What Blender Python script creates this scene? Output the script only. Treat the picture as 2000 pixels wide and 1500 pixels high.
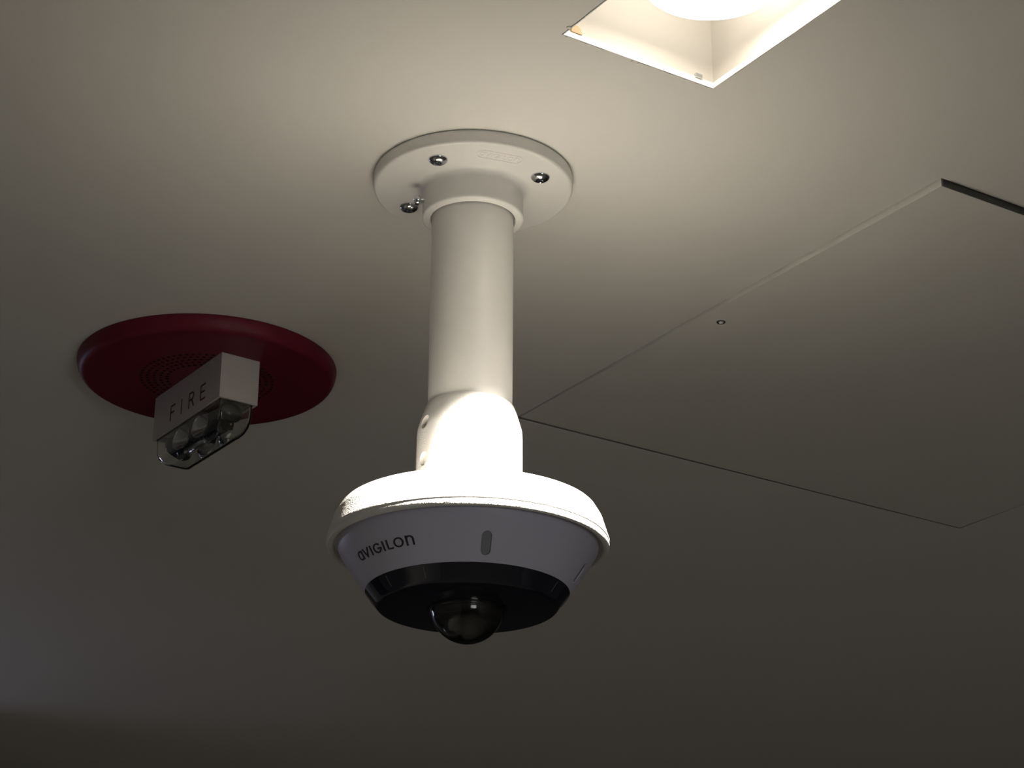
import bpy, bmesh, math, random
from mathutils import Vector, Matrix

random.seed(7)
for o in list(bpy.data.objects):
    bpy.data.objects.remove(o, do_unlink=True)
scene = bpy.context.scene
C = scene.collection

# ------------------------------------------------------------------ layout (metres)
CZ = 2.60                  # ceiling height above the floor
DROP = 0.6085              # ceiling above the lens
Z0 = CZ - DROP             # height of the camera
AX, AY = -0.02383, 1.13092 # axis of the pendant
GRID = math.radians(33.0)  # the hatch and the downlight share this direction
VX = Vector((math.cos(GRID), math.sin(GRID), 0))
UX = Vector((-math.sin(GRID), math.cos(GRID), 0))
LAMP = Vector((0.0952, 0.9556, CZ))      # centre of the downlight opening
LHALF = 0.0507
LFAR = 0.080               # the opening is longer on the photographer's side
BULB = LAMP - UX * 0.015   # the lamp inside it

# ------------------------------------------------------------------ camera
cam_d = bpy.data.cameras.new('camera')
cam_d.sensor_width = 36.0
cam_d.lens = 36.0 * 4181.3 / 2000.0
cam_d.clip_start = 0.02
cam_o = bpy.data.objects.new('camera', cam_d)
C.objects.link(cam_o)
th, rl = 0.398027, 0.006066
R0 = Vector((1, 0, 0)); F = Vector((0, math.cos(th), math.sin(th))); U0 = R0.cross(F)
Rr = R0 * math.cos(rl) + U0 * math.sin(rl)
Ur = U0 * math.cos(rl) - R0 * math.sin(rl)
m = Matrix((Rr, Ur, -F)).transposed().to_4x4()
m.translation = Vector((0, 0, Z0))
cam_o.matrix_world = m
scene.camera = cam_o

# ------------------------------------------------------------------ world, lights, exposure
w = bpy.data.worlds.new('world'); scene.world = w; w.use_nodes = True
bg = w.node_tree.nodes['Background']
bg.inputs[0].default_value = (0.35, 0.38, 0.5, 1); bg.inputs[1].default_value = 0.02

def light(name, kind, loc, energy, color, aim=None, **kw):
    d = bpy.data.lights.new(name, kind); d.energy = energy; d.color = color
    for k, v in kw.items(): setattr(d, k, v)
    o = bpy.data.objects.new(name, d); C.objects.link(o); o.location = loc
    if aim is not None:
        o.rotation_euler = (Vector(aim) - Vector(loc)).to_track_quat('-Z', 'Y').to_euler()
    return o

WARM = (1.0, 0.92, 0.81)
# the beam of the downlight in view, from the bottom of its reflector cup
light('downlight_beam', 'SPOT', (BULB.x, BULB.y, CZ + 0.047), 110.0, WARM, (BULB.x, BULB.y, 0),
      spot_size=math.radians(95), spot_blend=0.28, shadow_soft_size=0.006)
# another downlight of the same ceiling behind the photographer
light('downlight_behind', 'SPOT', (1.30, -1.10, CZ - 0.01), 5.0, WARM, (1.30, -1.0, 0),
      spot_size=math.radians(172), spot_blend=0.5, shadow_soft_size=0.045)
# area lights added behind for fill and at the left for the cool glow
light('back_fill', 'AREA', (1.45, -2.57, 1.55), 14.0, (0.97, 0.98, 0.94), (0.2, 1.0, 2.1),
      shape='RECTANGLE', size=1.2, size_y=1.2)
light('left_glow_fill', 'AREA', (-1.12, 2.20, CZ - 0.17), 0.52, (0.68, 0.68, 1.0), (-0.35, 2.24, CZ - 0.06),
      shape='RECTANGLE', size=0.22, size_y=0.14)

vs = scene.view_settings
vs.view_transform = 'Standard'; vs.look = 'None'; vs.gamma = 1.0; vs.exposure = 0.0
vs.use_curve_mapping = False

# ------------------------------------------------------------------ materials
def mat(name, color, rough=0.5, metal=0.0, bump=0.0, scale=400.0, var=0.0, vscale=6.0, emis=None, estr=0.0,
        trans=0.0, ior=1.45, coat=0.0, spec=None, detail=2.0):
    mt = bpy.data.materials.new(name); mt.use_nodes = True
    nt = mt.node_tree; b = nt.nodes['Principled BSDF']
    b.inputs['Base Color'].default_value = (*color, 1); b.inputs['Roughness'].default_value = rough
    b.inputs['Metallic'].default_value = metal; b.inputs['IOR'].default_value = ior
    b.inputs['Transmission Weight'].default_value = trans
    b.inputs['Coat Weight'].default_value = coat
    if spec is not None: b.inputs['Specular IOR Level'].default_value = spec
    if emis:
        b.inputs['Emission Color'].default_value = (*emis, 1); b.inputs['Emission Strength'].default_value = estr
    tc = nt.nodes.new('ShaderNodeTexCoord')
    if var > 0:
        n = nt.nodes.new('ShaderNodeTexNoise'); n.inputs['Scale'].default_value = vscale
        n.inputs['Detail'].default_value = 3
        nt.links.new(tc.outputs['Object'], n.inputs['Vector'])
        r = nt.nodes.new('ShaderNodeMapRange'); r.inputs[1].default_value = 0.3; r.inputs[2].default_value = 0.7
        r.inputs[3].default_value = 1 - var; r.inputs[4].default_value = 1 + var
        nt.links.new(n.outputs['Fac'], r.inputs[0])
        mx = nt.nodes.new('ShaderNodeVectorMath'); mx.operation = 'SCALE'
        mx.inputs[0].default_value = color
        nt.links.new(r.outputs[0], mx.inputs['Scale'])
        nt.links.new(mx.outputs[0], b.inputs['Base Color'])
    if bump > 0:
        n = nt.nodes.new('ShaderNodeTexNoise'); n.inputs['Scale'].default_value = scale
        n.inputs['Detail'].default_value = detail
        nt.links.new(tc.outputs['Object'], n.inputs['Vector'])
        bp = nt.nodes.new('ShaderNodeBump'); bp.inputs['Strength'].default_value = bump
        bp.inputs['Distance'].default_value = 0.0006
        nt.links.new(n.outputs['Fac'], bp.inputs['Height'])
        nt.links.new(bp.outputs['Normal'], b.inputs['Normal'])
    return mt

M = {}
M['ceiling'] = mat('painted_plaster', (0.72, 0.70, 0.655), 0.75, bump=0.12, scale=260, var=0.012, vscale=5, spec=0.3)
M['hatch'] = mat('hatch_paint', (0.70, 0.68, 0.635), 0.7, bump=0.10, scale=220, var=0.012, vscale=7, spec=0.3)
M['wall'] = mat('wall_paint', (0.42, 0.41, 0.40), 0.8, bump=0.1, scale=120, var=0.02)
M['floor'] = mat('carpet', (0.19, 0.18, 0.155), 0.95, bump=0.5, scale=300, var=0.15, vscale=40)
M['wall_dark'] = mat('dark_wall_paint', (0.10, 0.10, 0.10), 0.8, bump=0.1, scale=120, var=0.03)
M['edge_shade'] = mat('door_edge_shade', (0.085, 0.083, 0.075), 0.9, var=0.1)  # near-black that stands in for the shaded door edge
M['gap_shade'] = mat('gap_shade_grey', (0.22, 0.21, 0.20), 0.9, var=0.1)  # shade of the hatch gap put into the lining colour
M['powder'] = mat('white_powder_coat', (0.80, 0.785, 0.75), 0.42, bump=0.10, scale=900, var=0.008, vscale=60)
M['powder_rough'] = mat('white_textured_coat', (0.80, 0.785, 0.75), 0.38, bump=0.55, scale=950, var=0.008, vscale=60)
M['body'] = mat('white_plastic', (0.60, 0.585, 0.70), 0.38, bump=0.03, scale=1500, var=0.006, vscale=50)
M['steel'] = mat('bright_steel', (0.62, 0.64, 0.66), 0.16, metal=1.0, bump=0.05, scale=900)
M['dark_socket'] = mat('dark_metal', (0.08, 0.085, 0.09), 0.35, metal=0.8, var=0.1)  # dark metal of the latch ring
M['ink'] = mat('dark_print', (0.035, 0.035, 0.04), 0.6, var=0.05)
M['tint'] = mat('smoked_cover', (0.010, 0.010, 0.022), 0.06, spec=0.5, var=0.05, vscale=30, coat=0.3)
M['seam'] = mat('cover_seam', (0.10, 0.10, 0.11), 0.25, var=0.05)
M['slot'] = mat('indicator_window', (0.27, 0.275, 0.31), 0.14, coat=0.5, var=0.05)
M['glass'] = mat('clear_dome', (0.97, 0.98, 0.95), 0.0, trans=1.0, ior=1.45)
M['lensglass'] = mat('lens_glass', (0.008, 0.009, 0.012), 0.02, spec=0.5)
M['barrel'] = mat('lens_barrel', (0.02, 0.02, 0.022), 0.35, var=0.1)
M['red'] = mat('red_plastic', (0.125, 0.010, 0.020), 0.45, bump=0.04, scale=900, var=0.02, vscale=20, spec=0.25)
M['hole'] = mat('grille_backing', (0.015, 0.006, 0.008), 0.9, var=0.1)
M['strobe'] = mat('strobe_housing', (0.48, 0.45, 0.43), 0.5, bump=0.05, scale=700, var=0.01, vscale=30)
M['redink'] = mat('red_print', (0.06, 0.014, 0.018), 0.6, var=0.05)
M['clear'] = mat('strobe_lens_plastic', (0.95, 0.96, 0.93), 0.015, trans=1.0, ior=1.49)
M['chrome'] = mat('strobe_reflector', (0.55, 0.56, 0.58), 0.10, metal=1.0, bump=0.1, scale=120)
M['blackpart'] = mat('strobe_black_part', (0.015, 0.016, 0.02), 0.25, var=0.1)
M['can'] = mat('downlight_enamel', (0.58, 0.55, 0.50), 0.45, bump=0.03, scale=500, var=0.005)
M['trim'] = mat('white_trim', (0.93, 0.92, 0.89), 0.4, var=0.004)
M['cup'] = mat('lit_reflector_cup', (0.9, 0.85, 0.75), 0.3, emis=(1.0, 0.95, 0.86), estr=11.0, var=0.003)
M['bulb'] = mat('frosted_bulb', (0.9, 0.87, 0.8), 0.4, emis=(1.0, 0.95, 0.86), estr=3.6, var=0.003)
M['brown'] = mat('cardboard_spacer', (0.62, 0.47, 0.30), 0.8, var=0.06, vscale=200)
M['frame'] = mat('added_window_frame_paint', (0.5, 0.5, 0.5), 0.5, var=0.02)
M['pane'] = mat('added_window_glass', (0.9, 0.93, 1.0), 0.0, trans=1.0)

# ------------------------------------------------------------------ helpers
def tag(o, label=None, cat=None, kind=None, group=None):
    if label: o['label'] = label
    if cat: o['category'] = cat
    if kind: o['kind'] = kind
    if group: o['group'] = group
    return o

def empty(name, loc, rz=0.0):
    o = bpy.data.objects.new(name, None); C.objects.link(o)
    o.empty_display_size = 0.02; o.location = loc; o.rotation_euler = (0, 0, rz)
    return o

def obj(name, bm, material, parent=None, smooth=None, loc=None, rot=None):
    """link bm as one mesh object; smooth = angle in degrees below which edges are shaded smooth"""
    bmesh.ops.recalc_face_normals(bm, faces=bm.faces[:])
    if smooth is not None:
        for f in bm.faces: f.smooth = True
        lim = math.radians(smooth)
        for e in bm.edges:
            if len(e.link_faces) == 2 and e.calc_face_angle(0) > lim: e.smooth = False
    me = bpy.data.meshes.new(name); bm.to_mesh(me); bm.free()
    if isinstance(material, (list, tuple)):
        for x in material: me.materials.append(x)
    else:
        me.materials.append(material)
    o = bpy.data.objects.new(name, me); C.objects.link(o)
    if parent is not None: o.parent = parent
    if loc is not None: o.location = loc
    if rot is not None: o.rotation_euler = rot
    return o

def arc(cx, cz, r, a0, a1, n):
    return [(cx + r * math.cos(math.radians(a0 + (a1 - a0) * i / n)),
             cz + r * math.sin(math.radians(a0 + (a1 - a0) * i / n))) for i in range(n + 1)]

def lathe(prof, n=128, bm=None, closed=False):
    """prof: list of (r, z); spun about z. closed joins last to first."""
    bm = bm or bmesh.new()
    rings = []
    for r, z in prof:
        if r < 1e-7: rings.append([bm.verts.new((0, 0, z))])
        else: rings.append([bm.verts.new((r * math.cos(2 * math.pi * i / n), r * math.sin(2 * math.pi * i / n), z)) for i in range(n)])
    pairs = list(zip(rings[:-1], rings[1:]))
    if closed: pairs.append((rings[-1], rings[0]))
    for a, b in pairs:
        for i in range(n):
            j = (i + 1) % n
            if len(a) == 1 and len(b) == 1: continue
            if len(a) == 1: bm.faces.new((a[0], b[j], b[i]))
            elif len(b) == 1: bm.faces.new((a[i], a[j], b[0]))
            else: bm.faces.new((a[i], a[j], b[j], b[i]))
    return bm

def box(bm, lo, hi, M4=None):
    vs_ = [bm.verts.new((x, y, z)) for x in (lo[0], hi[0]) for y in (lo[1], hi[1]) for z in (lo[2], hi[2])]
    if M4 is not None:
        for v in vs_: v.co = M4 @ v.co
    for q in ((0, 1, 3, 2), (4, 6, 7, 5), (0, 4, 5, 1), (2, 3, 7, 6), (0, 2, 6, 4), (1, 5, 7, 3)):
        bm.faces.new([vs_[i] for i in q])
    return vs_

def bevel(bm, w, seg=2, ang=30):
    es = [e for e in bm.edges if len(e.link_faces) == 2 and e.calc_face_angle(0) > math.radians(ang)]
    bmesh.ops.bevel(bm, geom=es, offset=w, segments=seg, affect='EDGES', profile=0.5)

def boolean(o, cutters):
    """cut the solids out of o for good (real recesses)"""
    for c in cutters:
        md = o.modifiers.new('cut', 'BOOLEAN'); md.operation = 'DIFFERENCE'; md.object = c; md.solver = 'EXACT'
    bpy.context.view_layer.update()
    dg = bpy.context.evaluated_depsgraph_get()
    me = bpy.data.meshes.new_from_object(o.evaluated_get(dg))
    o.modifiers.clear(); old = o.data; o.data = me; bpy.data.meshes.remove(old)
    for c in cutters: bpy.data.objects.remove(c, do_unlink=True)
    bm = bmesh.new(); bm.from_mesh(o.data)
    for f in bm.faces: f.smooth = True
    for e in bm.edges:
        e.smooth = not (len(e.link_faces) == 2 and e.calc_face_angle(0) > math.radians(28))
    bm.to_mesh(o.data); bm.free()

# ------------------------------------------------------------------ the room
X0, X1, Y0, Y1 = -1.15, 2.4, -2.6, 4.2
HS = 0.457                                   # hatch side
A = Vector((0.2552, 1.1295, 0))              # hatch corner nearest the downlight
def W2(base, s, t): return base + VX * s + UX * t

HG = 0.0036
hole_h = [W2(A, -0.002, -0.002), W2(A, HS + HG, -0.002), W2(A, HS + HG, HS + HG), W2(A, -0.002, HS + HG)]
LB = Vector((LAMP.x, LAMP.y, 0))
hole_l = [W2(LB, a * LHALF, b) for a, b in ((-1, -LFAR), (1, -LFAR), (1, LHALF), (-1, LHALF))]

bm = bmesh.new()
def loop(pts, z):
    v = [bm.verts.new((p.x, p.y, z)) for p in pts]
    return v, [bm.edges.new((v[i], v[(i + 1) % len(v)])) for i in range(len(v))]
# the edge of the downlight cut-out is a little ragged where the plaster was sawn
rag = []
for k in range(4):
    a, b = hole_l[k], hole_l[(k + 1) % 4]
    nrm = Vector(((b - a).y, -(b - a).x, 0)).normalized()
    n = 26
    for i in range(n):
        p = a.lerp(b, i / n)
        amp = 0.0 if i == 0 else random.choice((0, 0, 0, 0.0002, 0.0005))
        if k != 2: amp *= 0.3
        rag.append(p + nrm * amp)
es = []
outer, e = loop([Vector((X0, Y0, 0)), Vector((X1, Y0, 0)), Vector((X1, Y1, 0)), Vector((X0, Y1, 0))], CZ); es += e
lh, e = loop(hole_h, CZ); es += e
ll, e = loop(rag, CZ); es += e
bmesh.ops.triangle_fill(bm, edges=es, use_beauty=True)
for lp, d in ((lh, 0.0125), (ll, 0.0125)):
    up = [bm.verts.new((v.co.x, v.co.y, CZ + d)) for v in lp]
    for i in range(len(lp)):
        j = (i + 1) % len(lp)
        bm.faces.new((lp[i], lp[j], up[j], up[i]))
ceiling = tag(obj('ceiling', bm, M['ceiling']), 'off-white painted plaster ceiling', kind='structure')

# small crumbs of plaster at the sawn edge of the light and beside the hatch
def crumb(p, r, seed):
    rnd = random.Random(seed); b = bmesh.new()
    bmesh.ops.create_icosphere(b, subdivisions=1, radius=r)
    for v in b.verts:
        v.co *= rnd.uniform(0.6, 1.25); v.co.z *= 0.35
    o = obj('plaster_crumb', b, M['ceiling'], ceiling, 60, (p.x, p.y, CZ - r * 0.2))
for i, (s, t, r) in enumerate(((-0.004, LHALF + 0.0012, 0.0011), (0.0005, LHALF + 0.0014, 0.0013), (-0.024, LHALF + 0.0006, 0.0007),
                               (-0.047, LHALF + 0.0006, 0.0009), (LHALF + 0.002, -0.012, 0.0007), (-LHALF - 0.001, LHALF - 0.008, 0.0012))):
    crumb(W2(LB, s, t), r, i)
crumb(W2(A, 0.026, -0.0035), 0.0012, 11)
crumb(W2(A, -0.003, 0.33), 0.0009, 12)

def slab(name, lo, hi, mt, label):
    b = bmesh.new(); box(b, lo, hi)
    return tag(obj(name, b, mt), label, kind='structure')
slab('floor', (X0, Y0, -0.05), (X1, Y1, 0), M['floor'], 'dark carpeted floor below')
slab('wall_right', (X1, Y0, 0), (X1 + 0.1, Y1, CZ), M['wall'], 'painted wall on the right')
slab('wall_front', (X0, Y1, 0), (X1, Y1 + 0.1, CZ), M['wall_dark'], 'painted wall at the far end')
slab('added_partition', (X0, 2.37, 0), (-0.72, 2.47, CZ), M['wall'], 'added partition at the left that cuts off the cool light')  # added out of view to end the cool glow on the ceiling
# back wall with an opening for the added window
bx0, bx1, bz0, bz1 = 0.80, 2.10, 0.90, 2.20
b = bmesh.new()
for lo, hi in (((X0, Y0 - 0.1, 0), (bx0, Y0, CZ)), ((bx1, Y0 - 0.1, 0), (X1, Y0, CZ)),
               ((bx0, Y0 - 0.1, 0), (bx1, Y0, bz0)), ((bx0, Y0 - 0.1, bz1), (bx1, Y0, CZ))):
    box(b, lo, hi)
tag(obj('wall_back', b, M['wall']), 'painted wall behind the photographer with an added window', kind='structure')
win = tag(empty('added_window_back', ((bx0 + bx1) / 2, Y0 - 0.05, bz0)), 'added window behind the photographer, set behind the fill light', kind='structure')  # window added to go with the fill light
b = bmesh.new(); hw = (bx1 - bx0) / 2; hh = bz1 - bz0
for lo, hi in (((-hw, -0.03, 0), (-hw + 0.05, 0.01, hh)), ((hw - 0.05, -0.03, 0), (hw, 0.01, hh)),
               ((-hw + 0.05, -0.03, 0), (hw - 0.05, 0.01, 0.05)), ((-hw + 0.05, -0.03, hh - 0.05), (hw - 0.05, 0.01, hh))):
    box(b, lo, hi)
obj('added_window_frame', b, M['frame'], win)
b = bmesh.new(); box(b, (-hw + 0.05, -0.003, 0.05), (hw - 0.05, 0.003, hh - 0.05))
obj('added_window_pane', b, M['pane'], win)
# left wall with an opening for the added window
wy0, wy1, wz0, wz1 = 1.75, 2.33, CZ - 1.1, CZ - 0.06
b = bmesh.new()
for lo, hi in (((X0 - 0.1, Y0, 0), (X0, wy0, CZ)), ((X0 - 0.1, wy1, 0), (X0, Y1, CZ)),
               ((X0 - 0.1, wy0, 0), (X0, wy1, wz0)), ((X0 - 0.1, wy0, wz1), (X0, wy1, CZ))):
    box(b, lo, hi)
tag(obj('wall_left', b, M['wall']), 'painted wall on the left with an added window', kind='structure')
win = tag(empty('added_window_left', (X0 - 0.05, (wy0 + wy1) / 2, wz0)), 'added window in the left wall, set behind the cool light', kind='structure')  # window added to go with the cool light
b = bmesh.new(); hw = (wy1 - wy0) / 2; hh = wz1 - wz0
for lo, hi in (((-0.03, -hw, 0), (0.03, -hw + 0.05, hh)), ((-0.03, hw - 0.05, 0), (0.03, hw, hh)),
               ((-0.03, -hw + 0.05, 0), (0.03, hw - 0.05, 0.05)), ((-0.03, -hw + 0.05, hh - 0.05), (0.03, hw - 0.05, hh))):
    box(b, lo, hi)
obj('added_window_frame', b, M['frame'], win)
b = bmesh.new(); box(b, (-0.003, -hw + 0.05, 0.05), (0.003, hw - 0.05, hh - 0.05))
obj('added_window_pane', b, M['pane'], win)

# ------------------------------------------------------------------ pendant mount
mm = 0.001
P0 = Vector((AX, AY, CZ))
def Z(z): return z * mm - DROP               # heights measured above the lens -> below the ceiling
mount = empty('pendant_mount', P0)
tag(mount, 'white round ceiling flange with pipe and disc cap that carries the fisheye camera', 'pendant mount')

prof = [(0, Z(608.5)), (0.0585, Z(608.5)), (0.0585, Z(607.9)), (0.0594, Z(607.6)), (0.0592, Z(602.4))]
prof += [(0.0574 + 0.0018 * math.cos(math.radians(a)), Z(601.6) - 0.0018 * math.sin(math.radians(a))) for a in (15, 35, 55, 75, 90)]
prof += [(0.0345, Z(599.8))]
prof += [(0.0345 - 0.0048 * math.sin(math.radians(a)), Z(599.8) - 0.0048 * (1 - math.cos(math.radians(a)))) for a in (15, 30, 45, 60, 75, 90)]
prof += [(0.02985, Z(582.6))]
prof += [(0.0288 + 0.0012 * math.cos(math.radians(a)), Z(581.5) - 0.0012 * math.sin(math.radians(a))) for a in (0, 30, 60, 90)]
prof += [(0.0255, Z(579.9)), (0.0250, Z(580.4)), (0.0250, Z(584)), (0, Z(584))]
flange = obj('mounting_flange', lathe(prof, 160), M['powder'], mount, 40)

# flange screws
def screw_bm():
    b = bmesh.new()
    p = [(0, 0.001), (0.0056, 0.001), (0.0057, -0.0004), (0.0054, -0.0011), (0.0044, -0.0021), (0.0032, -0.0027), (0.0025, -0.0029)]
    lathe(p, 32, b)
    return b
def socket_bm():
    b = bmesh.new()
    r0 = [b.verts.new((0.00255 * math.cos(i * math.pi / 16), 0.00255 * math.sin(i * math.pi / 16), -0.0029)) for i in range(32)]
    hexr = []
    for i in range(32):
        a = i * math.pi / 16
        k = 0.0019 / math.cos(((a + math.pi / 6) % (math.pi / 3)) - math.pi / 6)
        hexr.append((k * math.cos(a), k * math.sin(a)))
    r1 = [b.verts.new((x, y, -0.0027)) for x, y in hexr]
    r2 = [b.verts.new((x, y, -0.0012)) for x, y in hexr]
    for a_, c_ in ((r0, r1), (r1, r2)):
        for i in range(32):
            j = (i + 1) % 32; b.faces.new((a_[i], a_[j], c_[j], c_[i]))
    c = b.verts.new((0, 0, -0.0016))
    for i in range(32): b.faces.new((r2[i], r2[(i + 1) % 32], c))
    return b
first = None
for k, deg in enumerate((-116.5, -25.5, 152.5, 63.5)):
    a = math.radians(deg)
    loc = (0.044 * math.cos(a), 0.044 * math.sin(a), Z(599.7))
    if first is None:
        first = obj('flange_screw', screw_bm(), M['steel'], flange, 50, loc)
        tag(first, 'bright steel screw head')
        sm = socket_bm(); so = obj('screw_socket', sm, M['steel'], flange, 50, loc)
        soc0 = so
    else:
        s = first.copy(); C.objects.link(s); s.parent = flange; s.location = loc
        s2 = soc0.copy(); C.objects.link(s2); s2.parent = flange; s2.location = loc

# grub screw standing out of the hub on the left
b = bmesh.new()
lathe([(0, -0.002), (0.0016, -0.002), (0.0016, 0.0030), (0.0027, 0.0032), (0.0030, 0.0040), (0.0030, 0.0056), (0.0024, 0.0066), (0.0012, 0.0068), (0.0010, 0.0058), (0, 0.0058)], 24, b)
aa = math.radians(196)
g = obj('set_screw', b, M['steel'], mount, 40)
g.location = (0.0292 * math.cos(aa), 0.0292 * math.sin(aa), Z(589.5))
g.rotation_euler = Vector((math.cos(aa), math.sin(aa), -0.15)).to_track_quat('Z', 'Y').to_euler()
tag(g, 'small steel set screw in the hub')

# strokes -> flat or raised lettering ---------------------------------------------------
GL = {  # glyph strokes on a 0..w by 0..1 field: (advance, [polylines])
 'a': (0.72, [[(0.34 + 0.30 * math.cos(t * math.pi / 10), 0.5 + 0.46 * math.sin(t * math.pi / 10)) for t in range(21)], [(0.64, 0.96), (0.66, 0.04)]]),
 'V': (0.78, [[(0.04, 1), (0.36, 0.03)], [(0.36, 0.03), (0.68, 1)]]),
 'I': (0.26, [[(0.1, 1), (0.1, 0)]]),
 'G': (0.86, [[(0.42 + 0.38 * math.cos(math.radians(a)), 0.5 + 0.47 * math.sin(math.radians(a))) for a in range(48, 361, 18)] + [(0.80, 0.46), (0.48, 0.46)]]),
 'L': (0.58, [[(0.1, 1), (0.1, 0.04), (0.54, 0.04)]]),
 'O': (0.90, [[(0.42 + 0.38 * math.cos(t * math.pi / 12), 0.5 + 0.47 * math.sin(t * math.pi / 12)) for t in range(25)]]),
 'n': (0.74, [[(0.1, 0), (0.1, 1)], [(0.1, 0.58)] + [(0.37 - 0.27 * math.cos(math.radians(a)), 0.62 + 0.35 * math.sin(math.radians(a))) for a in range(0, 181, 20)] + [(0.64, 0.0)]]),
 'F': (0.62, [[(0.1, 0), (0.1, 1), (0.52, 1)], [(0.1, 0.53), (0.44, 0.53)]]),
 'R': (0.66, [[(0.1, 0), (0.1, 1), (0.36, 1)] + [(0.36 + 0.19 * math.cos(math.radians(a)), 0.76 + 0.24 * math.sin(math.radians(a))) for a in range(72, -91, -18)] + [(0.1, 0.52)], [(0.34, 0.52), (0.58, 0)]]),
 'E': (0.60, [[(0.54, 1), (0.1, 1), (0.1, 0), (0.54, 0)], [(0.1, 0.53), (0.46, 0.53)]]),
}
def word_strokes(word, height, track, wscale=1.0):
    """polylines of a word, origin at its lower left, in metres; returns (lines, width)"""
    x = 0.0; out = []
    for ch in word:
        adv, lines = GL[ch]
        for ln in lines: out.append([((x + px * wscale) * height, py * height) for px, py in ln])
        x += adv * wscale + track
    return out, (x - track) * height
def ribbon(bm, line, wd, place, thick):
    """a stroke of width wd laid on a surface; place(u, v, h) -> point at height h over it"""
    pts = [line[0]]
    for a, c in zip(line[:-1], line[1:]):           # short steps so that it follows the curve
        n = max(1, int(math.hypot(c[0] - a[0], c[1] - a[1]) / 0.0008))
        pts += [(a[0] + (c[0] - a[0]) * i / n, a[1] + (c[1] - a[1]) * i / n) for i in range(1, n + 1)]
    rows = []
    for i, q in enumerate(pts):
        a = pts[max(0, i - 1)]; c = pts[min(len(pts) - 1, i + 1)]
        dx, dy = c[0] - a[0], c[1] - a[1]; L = math.hypot(dx, dy) or 1
        nx, ny = -dy / L * wd / 2, dx / L * wd / 2
        ex = ey = 0
        if i == 0: ex, ey = -dx / L * wd * 0.35, -dy / L * wd * 0.35
        if i == len(pts) - 1: ex, ey = dx / L * wd * 0.35, dy / L * wd * 0.35
        rows.append([bm.verts.new(place(q[0] + ex + s * nx, q[1] + ey + s * ny, h)) for s, h in ((1, -0.0001), (1, thick), (-1, thick), (-1, -0.0001))])
    for r0, r1 in zip(rows[:-1], rows[1:]):
        for k in range(3): bm.faces.new((r0[k], r0[k + 1], r1[k + 1], r1[k]))
    for r in (rows[0], rows[-1]): bm.faces.new(r)

# raised oval badge on the flange
b = bmesh.new()
phi0 = math.radians(20.5)                    # to the right of the side that faces the viewer
rc = 0.0455
def on_flange(u, v, h):
    # u along the tangent (to the viewer's right), v towards the hub
    d = Vector((math.sin(phi0), -math.cos(phi0), 0)); tdir = Vector((math.cos(phi0), math.sin(phi0), 0))
    q = d * (rc + v) + tdir * u
    return Vector((q.x, q.y, Z(599.8) - h))
def stadium(L, hgt):
    r = hgt / 2; c = L / 2 - r
    return [(c + r * math.cos(math.radians(a)), r * math.sin(math.radians(a))) for a in range(-90, 91, 15)] + \
           [(-c + r * math.cos(math.radians(a)), r * math.sin(math.radians(a))) for a in range(90, 271, 15)] + [(c, -r)]
ribbon(b, stadium(0.0275, 0.0085), 0.0005, on_flange, 0.00018)
lines, wd = word_strokes('aVIGILOn', 0.0042, 0.10)
for ln in lines: ribbon(b, [(x - wd / 2, y - 0.0021) for x, y in ln], 0.0005, on_flange, 0.00015)
tag(obj('raised_badge', b, M['powder'], flange), 'faint raised oval badge in the white paint')

# pipe
b = lathe([(0.0229, Z(584)), (0.02415, Z(584)), (0.02415, Z(452)), (0.0229, Z(452))], 96, closed=True)
obj('pipe', b, M['powder'], mount, 40)

# collar clamped on the pipe, with two set-screw holes
cp = [(0.0, Z(461.0)), (0.0236, Z(461.0)), (0.0247, Z(460.5)), (0.0256, Z(459.0)), (0.0263, Z(457.2)), (0.0272, Z(454.6)), (0.0285, Z(450)), (0.0296, Z(446.0)), (0.02985, Z(444.2)), (0.02995, Z(441)), (0.03010, Z(397.0)), (0, Z(397.0))]
collar = obj('collar', lathe(cp, 128), M['powder_rough'], mount, 25)
cut = []
for zc, rr in ((446.2, 0.0292), (423.4, 0.0300)):
    ph = math.radians(-58.0)
    b = bmesh.new(); bmesh.ops.create_cone(b, cap_ends=True, segments=40, radius1=0.0041, radius2=0.0041, depth=0.010)
    c = obj('cutter', b, M['powder'])
    d = Vector((math.sin(ph), -math.cos(ph), 0))
    c.location = P0 + d * (rr + 0.0024) + Vector((0, 0, Z(zc)))
    c.rotation_euler = (d + Vector((0, 0, 0.22 if zc > 440 else 0))).to_track_quat('Z', 'Y').to_euler()
    cut.append(c)
boolean(collar, cut)

# disc cap
dp = [(0, Z(397.7)), (0.0706, Z(397.7)), (0.0712, Z(397.4)), (0.0718, Z(396.8)), (0.0746, Z(392.0)), (0.0750, Z(391.2)), (0.0782, Z(380.6)), (0.0786, Z(379.6)), (0.0786, Z(378.9)), (0.0782, Z(378.5)), (0.0784, Z(377.8)), (0.0784, Z(376.2)), (0.0780, Z(375.1)), (0.0771, Z(374.5)), (0.0762, Z(374.5)), (0.0752, Z(375.2)), (0.0748, Z(376.4)), (0.0748, Z(378.4)), (0, Z(378.4))]
obj('disc_cap', lathe(dp, 192), M['powder_rough'], mount, 28)

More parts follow.
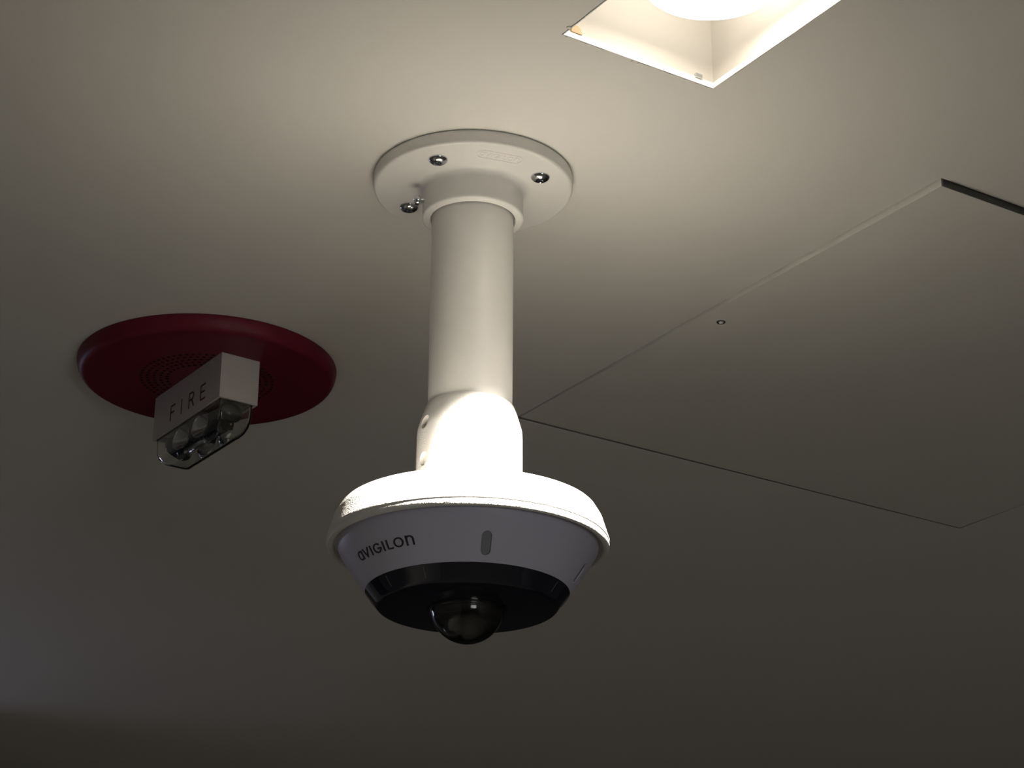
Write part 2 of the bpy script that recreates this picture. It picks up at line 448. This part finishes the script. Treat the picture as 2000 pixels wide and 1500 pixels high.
# ------------------------------------------------------------------ fisheye camera
cam = empty('fisheye_camera', P0 + Vector((0, 0, Z(384))))
tag(cam, 'white fisheye security camera with smoked cover and clear dome under the disc cap', 'security camera')
def Y(z): return (z - 384.0) * mm
cone = [(72.6, 376.8), (72.3, 375.2), (71.7, 373.6), (70.4, 371.2), (68.4, 368.0), (65.6, 363.8), (62.4, 359.0), (59.4, 354.6), (57.0, 351.0), (56.4, 350.3)]
hp = [(0, Y(378.4)), (0.0720, Y(378.4)), (0.0726, Y(377.8))] + [(r * mm, Y(z)) for r, z in cone] + [(0.0550, Y(350.3)), (0, Y(350.3))]
housing = obj('housing', lathe(hp, 192), M['body'], cam, 24)
def on_cone(t, phi, h=0.0):
    """t = 0 at the top edge, 1 at the smoked cover; phi to the viewer's right; h out from the surface"""
    L = [0.0]
    for a, c in zip(cone[:-1], cone[1:]): L.append(L[-1] + math.hypot(c[0] - a[0], c[1] - a[1]))
    q = max(0, min(1, t)) * L[-1]; k = 0
    while k < len(L) - 2 and L[k + 1] < q: k += 1
    f = (q - L[k]) / (L[k + 1] - L[k])
    r = cone[k][0] + (cone[k + 1][0] - cone[k][0]) * f; z = cone[k][1] + (cone[k + 1][1] - cone[k][1]) * f
    # mean slope of the cone for the normal
    nr, nz = 25.0, -15.6; n_ = math.hypot(nr, nz); nr /= n_; nz /= n_
    r = r * mm + nr * h; zz = Y(z) + nz * h
    return Vector((r * math.sin(phi), -r * math.cos(phi), zz))
CL = 31.0 * mm
SL = [(10.0, 0.66), (81.0, 0.66), (152.0, 0.64), (-136.0, 0.64)]
cut = []
def slot_frame(deg, t):
    ph = math.radians(deg); p = on_cone(t, ph)
    dn = (on_cone(t + 0.1, ph) - on_cone(t - 0.1, ph)).normalized()
    tg = Vector((math.cos(ph), math.sin(ph), 0)); nn = tg.cross(dn)
    if nn.dot(Vector((math.sin(ph), -math.cos(ph), 0))) < 0: nn = -nn
    return Matrix((tg, dn, nn)).transposed().to_4x4(), p
def capsule(bm, wdt, hgt, z0, z1, mtx, dome=0.0):
    r = wdt / 2; c = hgt / 2 - r
    pts = [(r * math.cos(math.radians(a)), c + r * math.sin(math.radians(a))) for a in range(0, 181, 15)] + \
          [(r * math.cos(math.radians(a)), -c + r * math.sin(math.radians(a))) for a in range(180, 361, 15)]
    lo = [bm.verts.new(mtx @ Vector((x, y, z0))) for x, y in pts]
    hi = [bm.verts.new(mtx @ Vector((x, y, z1))) for x, y in pts]
    n = len(pts)
    for i in range(n): bm.faces.new((lo[i], lo[(i + 1) % n], hi[(i + 1) % n], hi[i]))
    bm.faces.new(lo[::-1])
    if dome > 0:
        md = [bm.verts.new(mtx @ Vector((x * 0.6, y * 0.82, z1 + dome))) for x, y in pts]
        for i in range(n): bm.faces.new((hi[i], hi[(i + 1) % n], md[(i + 1) % n], md[i]))
        bm.faces.new(md)
    else: bm.faces.new(hi)
for deg, t in SL:
    R4, p = slot_frame(deg, t)
    b = bmesh.new(); capsule(b, 0.0054, 0.0134, -0.0016, 0.004, Matrix.Identity(4))
    c = obj('cutter', b, M['body']); c.matrix_world = Matrix.Translation(cam.location + p) @ R4
    cut.append(c)
boolean(housing, cut)
for deg, t in SL:
    R4, p = slot_frame(deg, t)
    b = bmesh.new(); capsule(b, 0.0050, 0.0130, -0.0017, -0.0008, Matrix.Translation(p) @ R4, 0.0003)
    tag(obj('indicator_window', b, M['slot'], cam, 50), 'grey oval window in the white housing')

# lettering wrapped round the cone
lines, wd = word_strokes('aVIGILOn', 0.0050, 0.17, 1.10)
b = bmesh.new()
ph0, ph1 = math.radians(-64.5), math.radians(-25.0)
def on_text(u, v, h):
    return on_cone(0.635 - v / CL, ph0 + (ph1 - ph0) * u / wd, h + 0.00012)
for ln in lines: ribbon(b, ln, 0.00082, on_text, 0.00012)
tag(obj('brand_lettering', b, M['ink'], cam), 'dark printed lettering aVIGILOn')

# smoked cover
gp = [(0, Y(351)), (0.0562, Y(351)), (0.0564, Y(350.2)), (0.0530, Y(345.9)), (0.0506, Y(342.8)), (0.0498, Y(341.9)), (0.0488, Y(341.35)), (0.0474, Y(341.1)), (0.0215, Y(340.9)), (0, Y(340.9))]
cover = obj('smoked_cover', lathe(gp, 192), M['tint'], cam, 24)
for dg in (-24, -51, -76, 62, 96, 130, 164, -162, -128, -102):
    ph = math.radians(dg)
    b = bmesh.new()
    t0 = Vector((0.0556 * math.sin(ph), -0.0556 * math.cos(ph), Y(349.2))); t1 = Vector((0.0516 * math.sin(ph), -0.0516 * math.cos(ph), Y(344.1)))
    tg = Vector((math.cos(ph), math.sin(ph), 0)) * 0.00035; nn = Vector((math.sin(ph) * 0.78, -math.cos(ph) * 0.78, -0.62))
    v = [b.verts.new(q + s * tg + nn * h) for q in (t0, t1) for s in (-1, 1) for h in (-0.0002, 0.00010)]
    for q in ((0, 1, 3, 2), (4, 6, 7, 5), (0, 4, 5, 1), (2, 3, 7, 6), (0, 2, 6, 4), (1, 5, 7, 3)): b.faces.new([v[i] for i in q])
    obj('cover_seam', b, M['seam'], cover)

# clear dome: a thin shell
zc = Y(342.6); Ro, Ri = 0.0206, 0.0193
sp = [(Ro * math.cos(math.radians(a)), zc + Ro * math.sin(math.radians(a))) for a in range(-5, -91, -5)]
si = [(Ri * math.cos(math.radians(a)), zc + Ri * math.sin(math.radians(a))) for a in range(-90, -4, 5)]
sp[-1] = (0, zc - Ro); si[0] = (0, zc - Ri)
b = bmesh.new()
lathe([(0.0222, Y(341.0)), (0.0222, Y(340.3)), (0.0212, Y(340.0))] + sp[1:], 96, b)
lathe(si, 96, b)
obj('clear_dome', b, M['glass'], cam, 40)
b = lathe([(0, Y(340.8)), (0.0175, Y(340.8)), (0.0172, Y(339.0)), (0.0160, Y(337.2)), (0.0148, Y(336.4)), (0.0140, Y(336.6)), (0.0136, Y(337.4)), (0, Y(337.4))], 96)
barrel = obj('lens_barrel', b, M['barrel'], cam, 40)
Rl = 0.0150; zl = Y(339.6)
lp = [(Rl * math.cos(math.radians(a)), zl + Rl * math.sin(math.radians(a))) for a in range(-25, -91, -5)]; lp[-1] = (0, zl - Rl)
b = lathe(lp, 96)
obj('front_lens', b, M['lensglass'], cam, 60)

# ------------------------------------------------------------------ fire alarm
AL = Vector((-0.2195, 1.4185, CZ))
al = empty('fire_alarm_strobe', AL)
tag(al, 'round red ceiling fire alarm speaker with white FIRE strobe', 'fire alarm')
FZ = -0.0112
ap = [(0, 0), (0.0922, 0), (0.0927, -0.0006), (0.0927, -0.0018)]
ap += [(0.0927 - 0.0012 * (i / 8) - 0.0050 * (1 - math.cos(math.radians(90 * i / 8))), -0.0018 - (abs(FZ) - 0.0018) * math.sin(math.radians(90 * i / 8))) for i in range(1, 9)]
rin, rout = 0.0260, 0.0492
ap += [(0.078, FZ + 0.0001), (rout, FZ + 0.0004)]
b = lathe(ap, 160)
# inner plate edge below the strobe box
lathe([(rin, FZ + 0.0004), (0, FZ + 0.0004)], 64, b)
base = obj('base_plate', b, M['red'], al, 30)
# perforated rings: every hole is cut through
b = bmesh.new(); rings = 5; step = (rout - rin) / rings
for k in range(rings):
    r0 = rin + step * k; r1 = r0 + step; rm = (r0 + r1) / 2
    n = int(round(2 * math.pi * rm / step)); hr = step * 0.30
    for i in range(n):
        a0 = 2 * math.pi * i / n; a1 = 2 * math.pi * (i + 1) / n; am = (a0 + a1) / 2
        def P(r, a, z=FZ + 0.0004): return b.verts.new((r * math.cos(a), r * math.sin(a), z))
        ou = [P(r1, a1), P(r1, am), P(r1, a0), P(rm, a0), P(r0, a0), P(r0, am), P(r0, a1), P(rm, a1)]
        cx, cy = rm * math.cos(am), rm * math.sin(am)
        er = Vector((math.cos(am), math.sin(am), 0)); et = Vector((-math.sin(am), math.cos(am), 0))
        inn, top = [], []
        for q in range(8):
            g_ = math.radians(45 - 45 * q)
            pt = Vector((cx, cy, FZ + 0.0004)) + er * hr * math.cos(g_ - 0) + et * hr * math.sin(g_)
            inn.append(b.verts.new(pt)); top.append(b.verts.new(pt + Vector((0, 0, 0.0016))))
        for q in range(8):
            w_ = (q + 1) % 8
            b.faces.new((ou[q], ou[w_], inn[w_], inn[q])); b.faces.new((inn[q], inn[w_], top[w_], top[q])).material_index = 1
gr = obj('speaker_grille', b, [M['red'], M['hole']], al); tag(gr, 'rings of small sound holes in the red face', kind='stuff')
b = lathe([(0, FZ + 0.0030), (rout + 0.001, FZ + 0.0030), (rout + 0.001, FZ + 0.0034), (0, FZ + 0.0034)], 64)
obj('grille_backing', b, M['hole'], al)

# strobe box, long axis at 124.6 degrees
SR = math.radians(124.6)
RS = Matrix.Rotation(SR, 4, 'Z')
hl, hs, hb = 0.0522, 0.0149, 0.0330          # half length, half width, height
b = bmesh.new()
top = [(-hl, -hs), (hl, -hs), (hl, hs), (-hl, hs)]
# open box: outer walls, rim and a floor a little inside
z0, z1, z2 = FZ + 0.0006, FZ - hb, FZ - hb + 0.004
i_ = 0.0016
vo = [[b.verts.new(RS @ Vector((x, y, z))) for x, y in top] for z in (z0, z1)]
vi = [[b.verts.new(RS @ Vector((x - math.copysign(i_, x), y - math.copysign(i_, y), z))) for x, y in top] for z in (z1, z2)]
for a_, c_ in ((vo[0], vo[1]), (vo[1], vi[0]), (vi[0], vi[1])):
    for q in range(4): b.faces.new((a_[q], a_[(q + 1) % 4], c_[(q + 1) % 4], c_[q]))
b.faces.new(vi[1]); b.faces.new(vo[0][::-1])
bevel(b, 0.0008, 2, 40)
sb = obj('strobe_housing', b, M['strobe'], al, 30)
tag(sb, 'white strobe box')
# printed word on both long faces
lines, wd = word_strokes('FIRE', 0.0108, 0.72, 1.42)
for side in (1, -1):
    b = bmesh.new()
    def on_face(u, v, h):
        # side 1: the long face towards the viewer's left; reads left to right as seen from outside
        return RS @ Vector((side * (-0.0022 + wd / 2 - u), side * (hs + h), FZ - 0.0262 + v))
    for ln in lines: ribbon(b, ln, 0.0013, on_face, 0.00012)
    obj('fire_lettering', b, M['redink'], sb)

# clear lens below the box: loft of rounded rectangles, hollow
def rrect(L, Wd, cx, r, z, n=5):
    pts = []
    for sx, sy, a0 in ((1, 1, 0), (-1, 1, 90), (-1, -1, 180), (1, -1, 270)):
        for k in range(n + 1):
            a = math.radians(a0 + 90 * k / n)
            pts.append(RS @ Vector((cx + sx * (L - r) + r * math.cos(a), sy * (Wd - r) + r * math.sin(a), z)))
    return pts
def loft(bm, secs, cap):
    rows = [[bm.verts.new(p) for p in s] for s in secs]
    n = len(rows[0])
    for a_, c_ in zip(rows[:-1], rows[1:]):
        for q in range(n): bm.faces.new((a_[q], a_[(q + 1) % n], c_[(q + 1) % n], c_[q]))
    if cap: bm.faces.new(rows[-1])
    return rows
zt = FZ - hb
spec = [(0.0500, 0.0128, 0.0, 0.0020, 0.0012), (0.0500, 0.0128, 0.0, 0.0020, -0.0060), (0.0494, 0.0126, 0.0, 0.0022, -0.0110), (0.0476, 0.0122, 0.0, 0.0025, -0.0155),
        (0.0445, 0.0112, 0.0, 0.0030, -0.0190), (0.0410, 0.0095, 0.0, 0.0035, -0.0212), (0.0370, 0.0070, 0.0, 0.0035, -0.0222)]
b = bmesh.new()
ro = loft(b, [rrect(L, Wd, cx, r, zt + dz) for L, Wd, cx, r, dz in spec], True)
ri = loft(b, [rrect(L - 0.0014, Wd - 0.0014, cx, max(r - 0.0010, 0.0008), zt + dz + (0.0014 if dz < -0.012 else 0)) for L, Wd, cx, r, dz in spec], True)
n = len(ro[0])
for q in range(n): b.faces.new((ro[0][q], ro[0][(q + 1) % n], ri[0][(q + 1) % n], ri[0][q]))
lens = obj('strobe_lens', b, M['clear'], al, 30)
tag(lens, 'clear plastic strobe lens')
# two dished reflectors, flash tube and dark mounts inside the lens
for x_ in (-0.015, 0.015):
    for sgn in (1, -1):
        b = lathe([(0.0002, 0.0), (0.0030, 0.0005), (0.0060, 0.0021), (0.0085, 0.0044), (0.0098, 0.0062), (0.0102, 0.0062), (0.0088, 0.0040), (0.0062, 0.0015), (0.0030, -0.0002), (0.0002, -0.0005)], 28)
        for v in b.verts:
            x, y, z = v.co
            v.co = RS @ Vector((x_ + x * 1.25, sgn * (0.0032 + z), zt - 0.0078 + y * 0.85))
        obj('reflector', b, M['chrome'], al, 40)
def rod(name, x0, x1, y, z, r, mt, n=20):
    b = lathe([(0, x0), (r * 0.8, x0), (r, x0 + r * 0.3), (r, x1 - r * 0.3), (r * 0.8, x1), (0, x1)], n)
    for v in b.verts: v.co = RS @ Vector((v.co.z, y + v.co.x, zt + z + v.co.y))
    return obj(name, b, mt, al, 40)
rod('flash_tube', -0.027, 0.027, 0.0, -0.0135, 0.0020, M['clear'])
for s in (-1, 1):
    rod('tube_mount', s * 0.0300 - 0.0025, s * 0.0300 + 0.0025, 0.0, -0.0120, 0.0042, M['blackpart'])
    b = bmesh.new(); bmesh.ops.create_uvsphere(b, u_segments=24, v_segments=14, radius=1.0)
    for v in b.verts:
        x, y, z = v.co
        v.co = RS @ Vector((s * 0.0400 + x * 0.0062, y * 0.0092, zt - 0.0050 + z * 0.0075))
    obj('end_block', b, M['blackpart'], al, 60)
b = bmesh.new(); box(b, (-0.028, -0.0028, zt - 0.0115), (0.028, 0.0028, zt + 0.003))
for v in b.verts: v.co = RS @ v.co
bevel(b, 0.0010, 2)
obj('circuit_post', b, M['blackpart'], al, 30)

# ------------------------------------------------------------------ access hatch
ht = empty('access_hatch', (A.x, A.y, CZ), GRID)
tag(ht, 'flush square access hatch in the ceiling with one corner hanging slightly low', 'access hatch')
def drop(s, t):      # how far the door hangs below the ceiling: most along the side nearest the light
    return -(0.0040 + 0.0010 * s / HS - 0.0043 * t / HS)
b = bmesh.new()
cor = [(0, 0), (HS, 0), (HS, HS), (0, HS)]
lo = [b.verts.new((s, t, drop(s, t))) for s, t in cor]; hi = [b.verts.new((s, t, drop(s, t) + 0.010)) for s, t in cor]
for q in range(4): b.faces.new((lo[q], lo[(q + 1) % 4], hi[(q + 1) % 4], hi[q]))
b.faces.new(lo); b.faces.new(hi)
bevel(b, 0.0004, 1)
door = obj('hatch_door', b, M['hatch'], ht)
# tray closing the opening, its lining coloured dark as the shade in the gap
b = bmesh.new()
g2 = 0.002
for lo_, hi_ in (((-g2 - 0.02, -g2 - 0.02, 0.0127), (HS + g2 + 0.026, HS + g2 + 0.026, 0.016)),):
    box(b, lo_, hi_)
for lo_, hi_ in (((-g2, -g2, 0.0004), (HS + HG, -g2 + 0.0005, 0.0127)), ((-g2, HS + HG - 0.0005, 0.0004), (HS + HG, HS + HG, 0.0127)),
                 ((-g2, -g2 + 0.0005, 0.0004), (-g2 + 0.0005, HS + HG - 0.0005, 0.0127)), ((HS + HG - 0.0005, -g2 + 0.0005, 0.0004), (HS + HG, HS + HG - 0.0005, 0.0127))):
    box(b, lo_, hi_)
tag(obj('gap_shade_lining', b, M['gap_shade'], ht), 'dark lining painted as the shade in the gap round the hatch door')
b = bmesh.new()  # strip added to darken the door side that should look unlit
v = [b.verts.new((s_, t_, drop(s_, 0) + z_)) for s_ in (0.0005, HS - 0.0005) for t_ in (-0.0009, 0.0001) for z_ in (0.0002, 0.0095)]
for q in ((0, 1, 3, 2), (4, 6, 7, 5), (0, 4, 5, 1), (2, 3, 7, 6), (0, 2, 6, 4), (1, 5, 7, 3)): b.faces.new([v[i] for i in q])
tag(obj('edge_shade_strip', b, M['edge_shade'], ht), 'dark strip painted as the shade on the low edge of the door')
# latch
Lp = Vector((0.1425, 1.3312, 0)) - A
ls, lt = Lp.dot(VX), Lp.dot(UX)
lz = drop(ls, lt)
b = lathe([(0.0017, 0.002), (0.0031, 0.002), (0.0031, -0.0003), (0.0028, -0.0006), (0.0018, -0.0003), (0.0017, 0.0004)], 28, closed=True)
la = obj('latch', b, M['dark_socket'], ht, 40, (ls, lt, lz)); tag(la, 'small round grey latch near the hatch edge')
b = lathe([(0, 0.002), (0.0016, 0.002), (0.0016, -0.0006), (0.0012, -0.0012), (0, -0.0015)], 24)
obj('latch_button', b, M['hatch'], la, 40)

# ------------------------------------------------------------------ recessed downlight
dl = empty('recessed_downlight', (LAMP.x, LAMP.y, CZ), GRID)
tag(dl, 'lit square recessed downlight with white enamelled inside', 'downlight')
hf = LHALF - 0.0003; dep = 0.062
b = bmesh.new()
# four inner walls and the top with a round opening for the lamp
n = 64
lf = LFAR - 0.0003
q4 = [(-hf, -lf), (hf, -lf), (hf, hf), (-hf, hf)]
lo = [b.verts.new((x, y, 0.0)) for x, y in q4]; hi = [b.verts.new((x, y, dep)) for x, y in q4]
for q in range(4): b.faces.new((lo[q], lo[(q + 1) % 4], hi[(q + 1) % 4], hi[q]))
b.faces.new(hi)
obj('housing', b, M['can'], dl)
# trim edge: a thin square lip at the ceiling line
b = bmesh.new()
t_ = 0.0006
za, zb = -0.0002, 0.0034
for lo_, hi_ in (((-hf, -lf, za), (hf, -lf + t_, zb)), ((-hf, hf - t_, za), (hf, hf, zb)),
                 ((-hf, -lf + t_, za), (-hf + t_, hf - t_, zb)), ((hf - t_, -lf + t_, za), (hf, hf - t_, zb))):
    box(b, lo_, hi_)
obj('trim_edge', b, M['trim'], dl)
# lamp: outer shell and glowing reflector cup
bl = (0, -0.015, 0)
b = lathe([(0.0365, 0.0150), (0.0372, 0.0160), (0.0365, 0.0250), (0.032, 0.0400), (0.024, 0.0540), (0.018, dep)], 96)
obj('lamp_bulb', b, M['bulb'], dl, 30, bl)
b = lathe([(0.0365, 0.0150), (0.0352, 0.0147), (0.0345, 0.025), (0.0300, 0.038), (0.0190, 0.0480), (0.0, 0.0510)], 96)
tag(obj('reflector_cup', b, M['cup'], dl, 60, bl), 'glowing lamp')
# little half-round spacer in the left corner and a spring clip
b = bmesh.new()
pts = [(0.0035 * math.cos(math.radians(a)), 0.0045 * math.sin(math.radians(a))) for a in range(0, 181, 15)]
f0 = [b.verts.new((x, 0, z)) for x, z in pts]; f1 = [b.verts.new((x, 0.0012, z)) for x, z in pts]
for q in range(len(pts)):
    w_ = (q + 1) % len(pts); b.faces.new((f0[q], f0[w_], f1[w_], f1[q]))
b.faces.new(f0); b.faces.new(f1)
obj('corner_spacer', b, M['brown'], dl, None, (-hf + 0.0085, hf - 0.0014, 0.0030))
b = bmesh.new(); box(b, (-0.0022, -0.0010, 0), (0.0022, 0.0008, 0.0022)); bevel(b, 0.0006, 2)
obj('spring_clip', b, M['steel'], dl, 40, (hf - 0.011, hf - 0.0010, 0.0028))
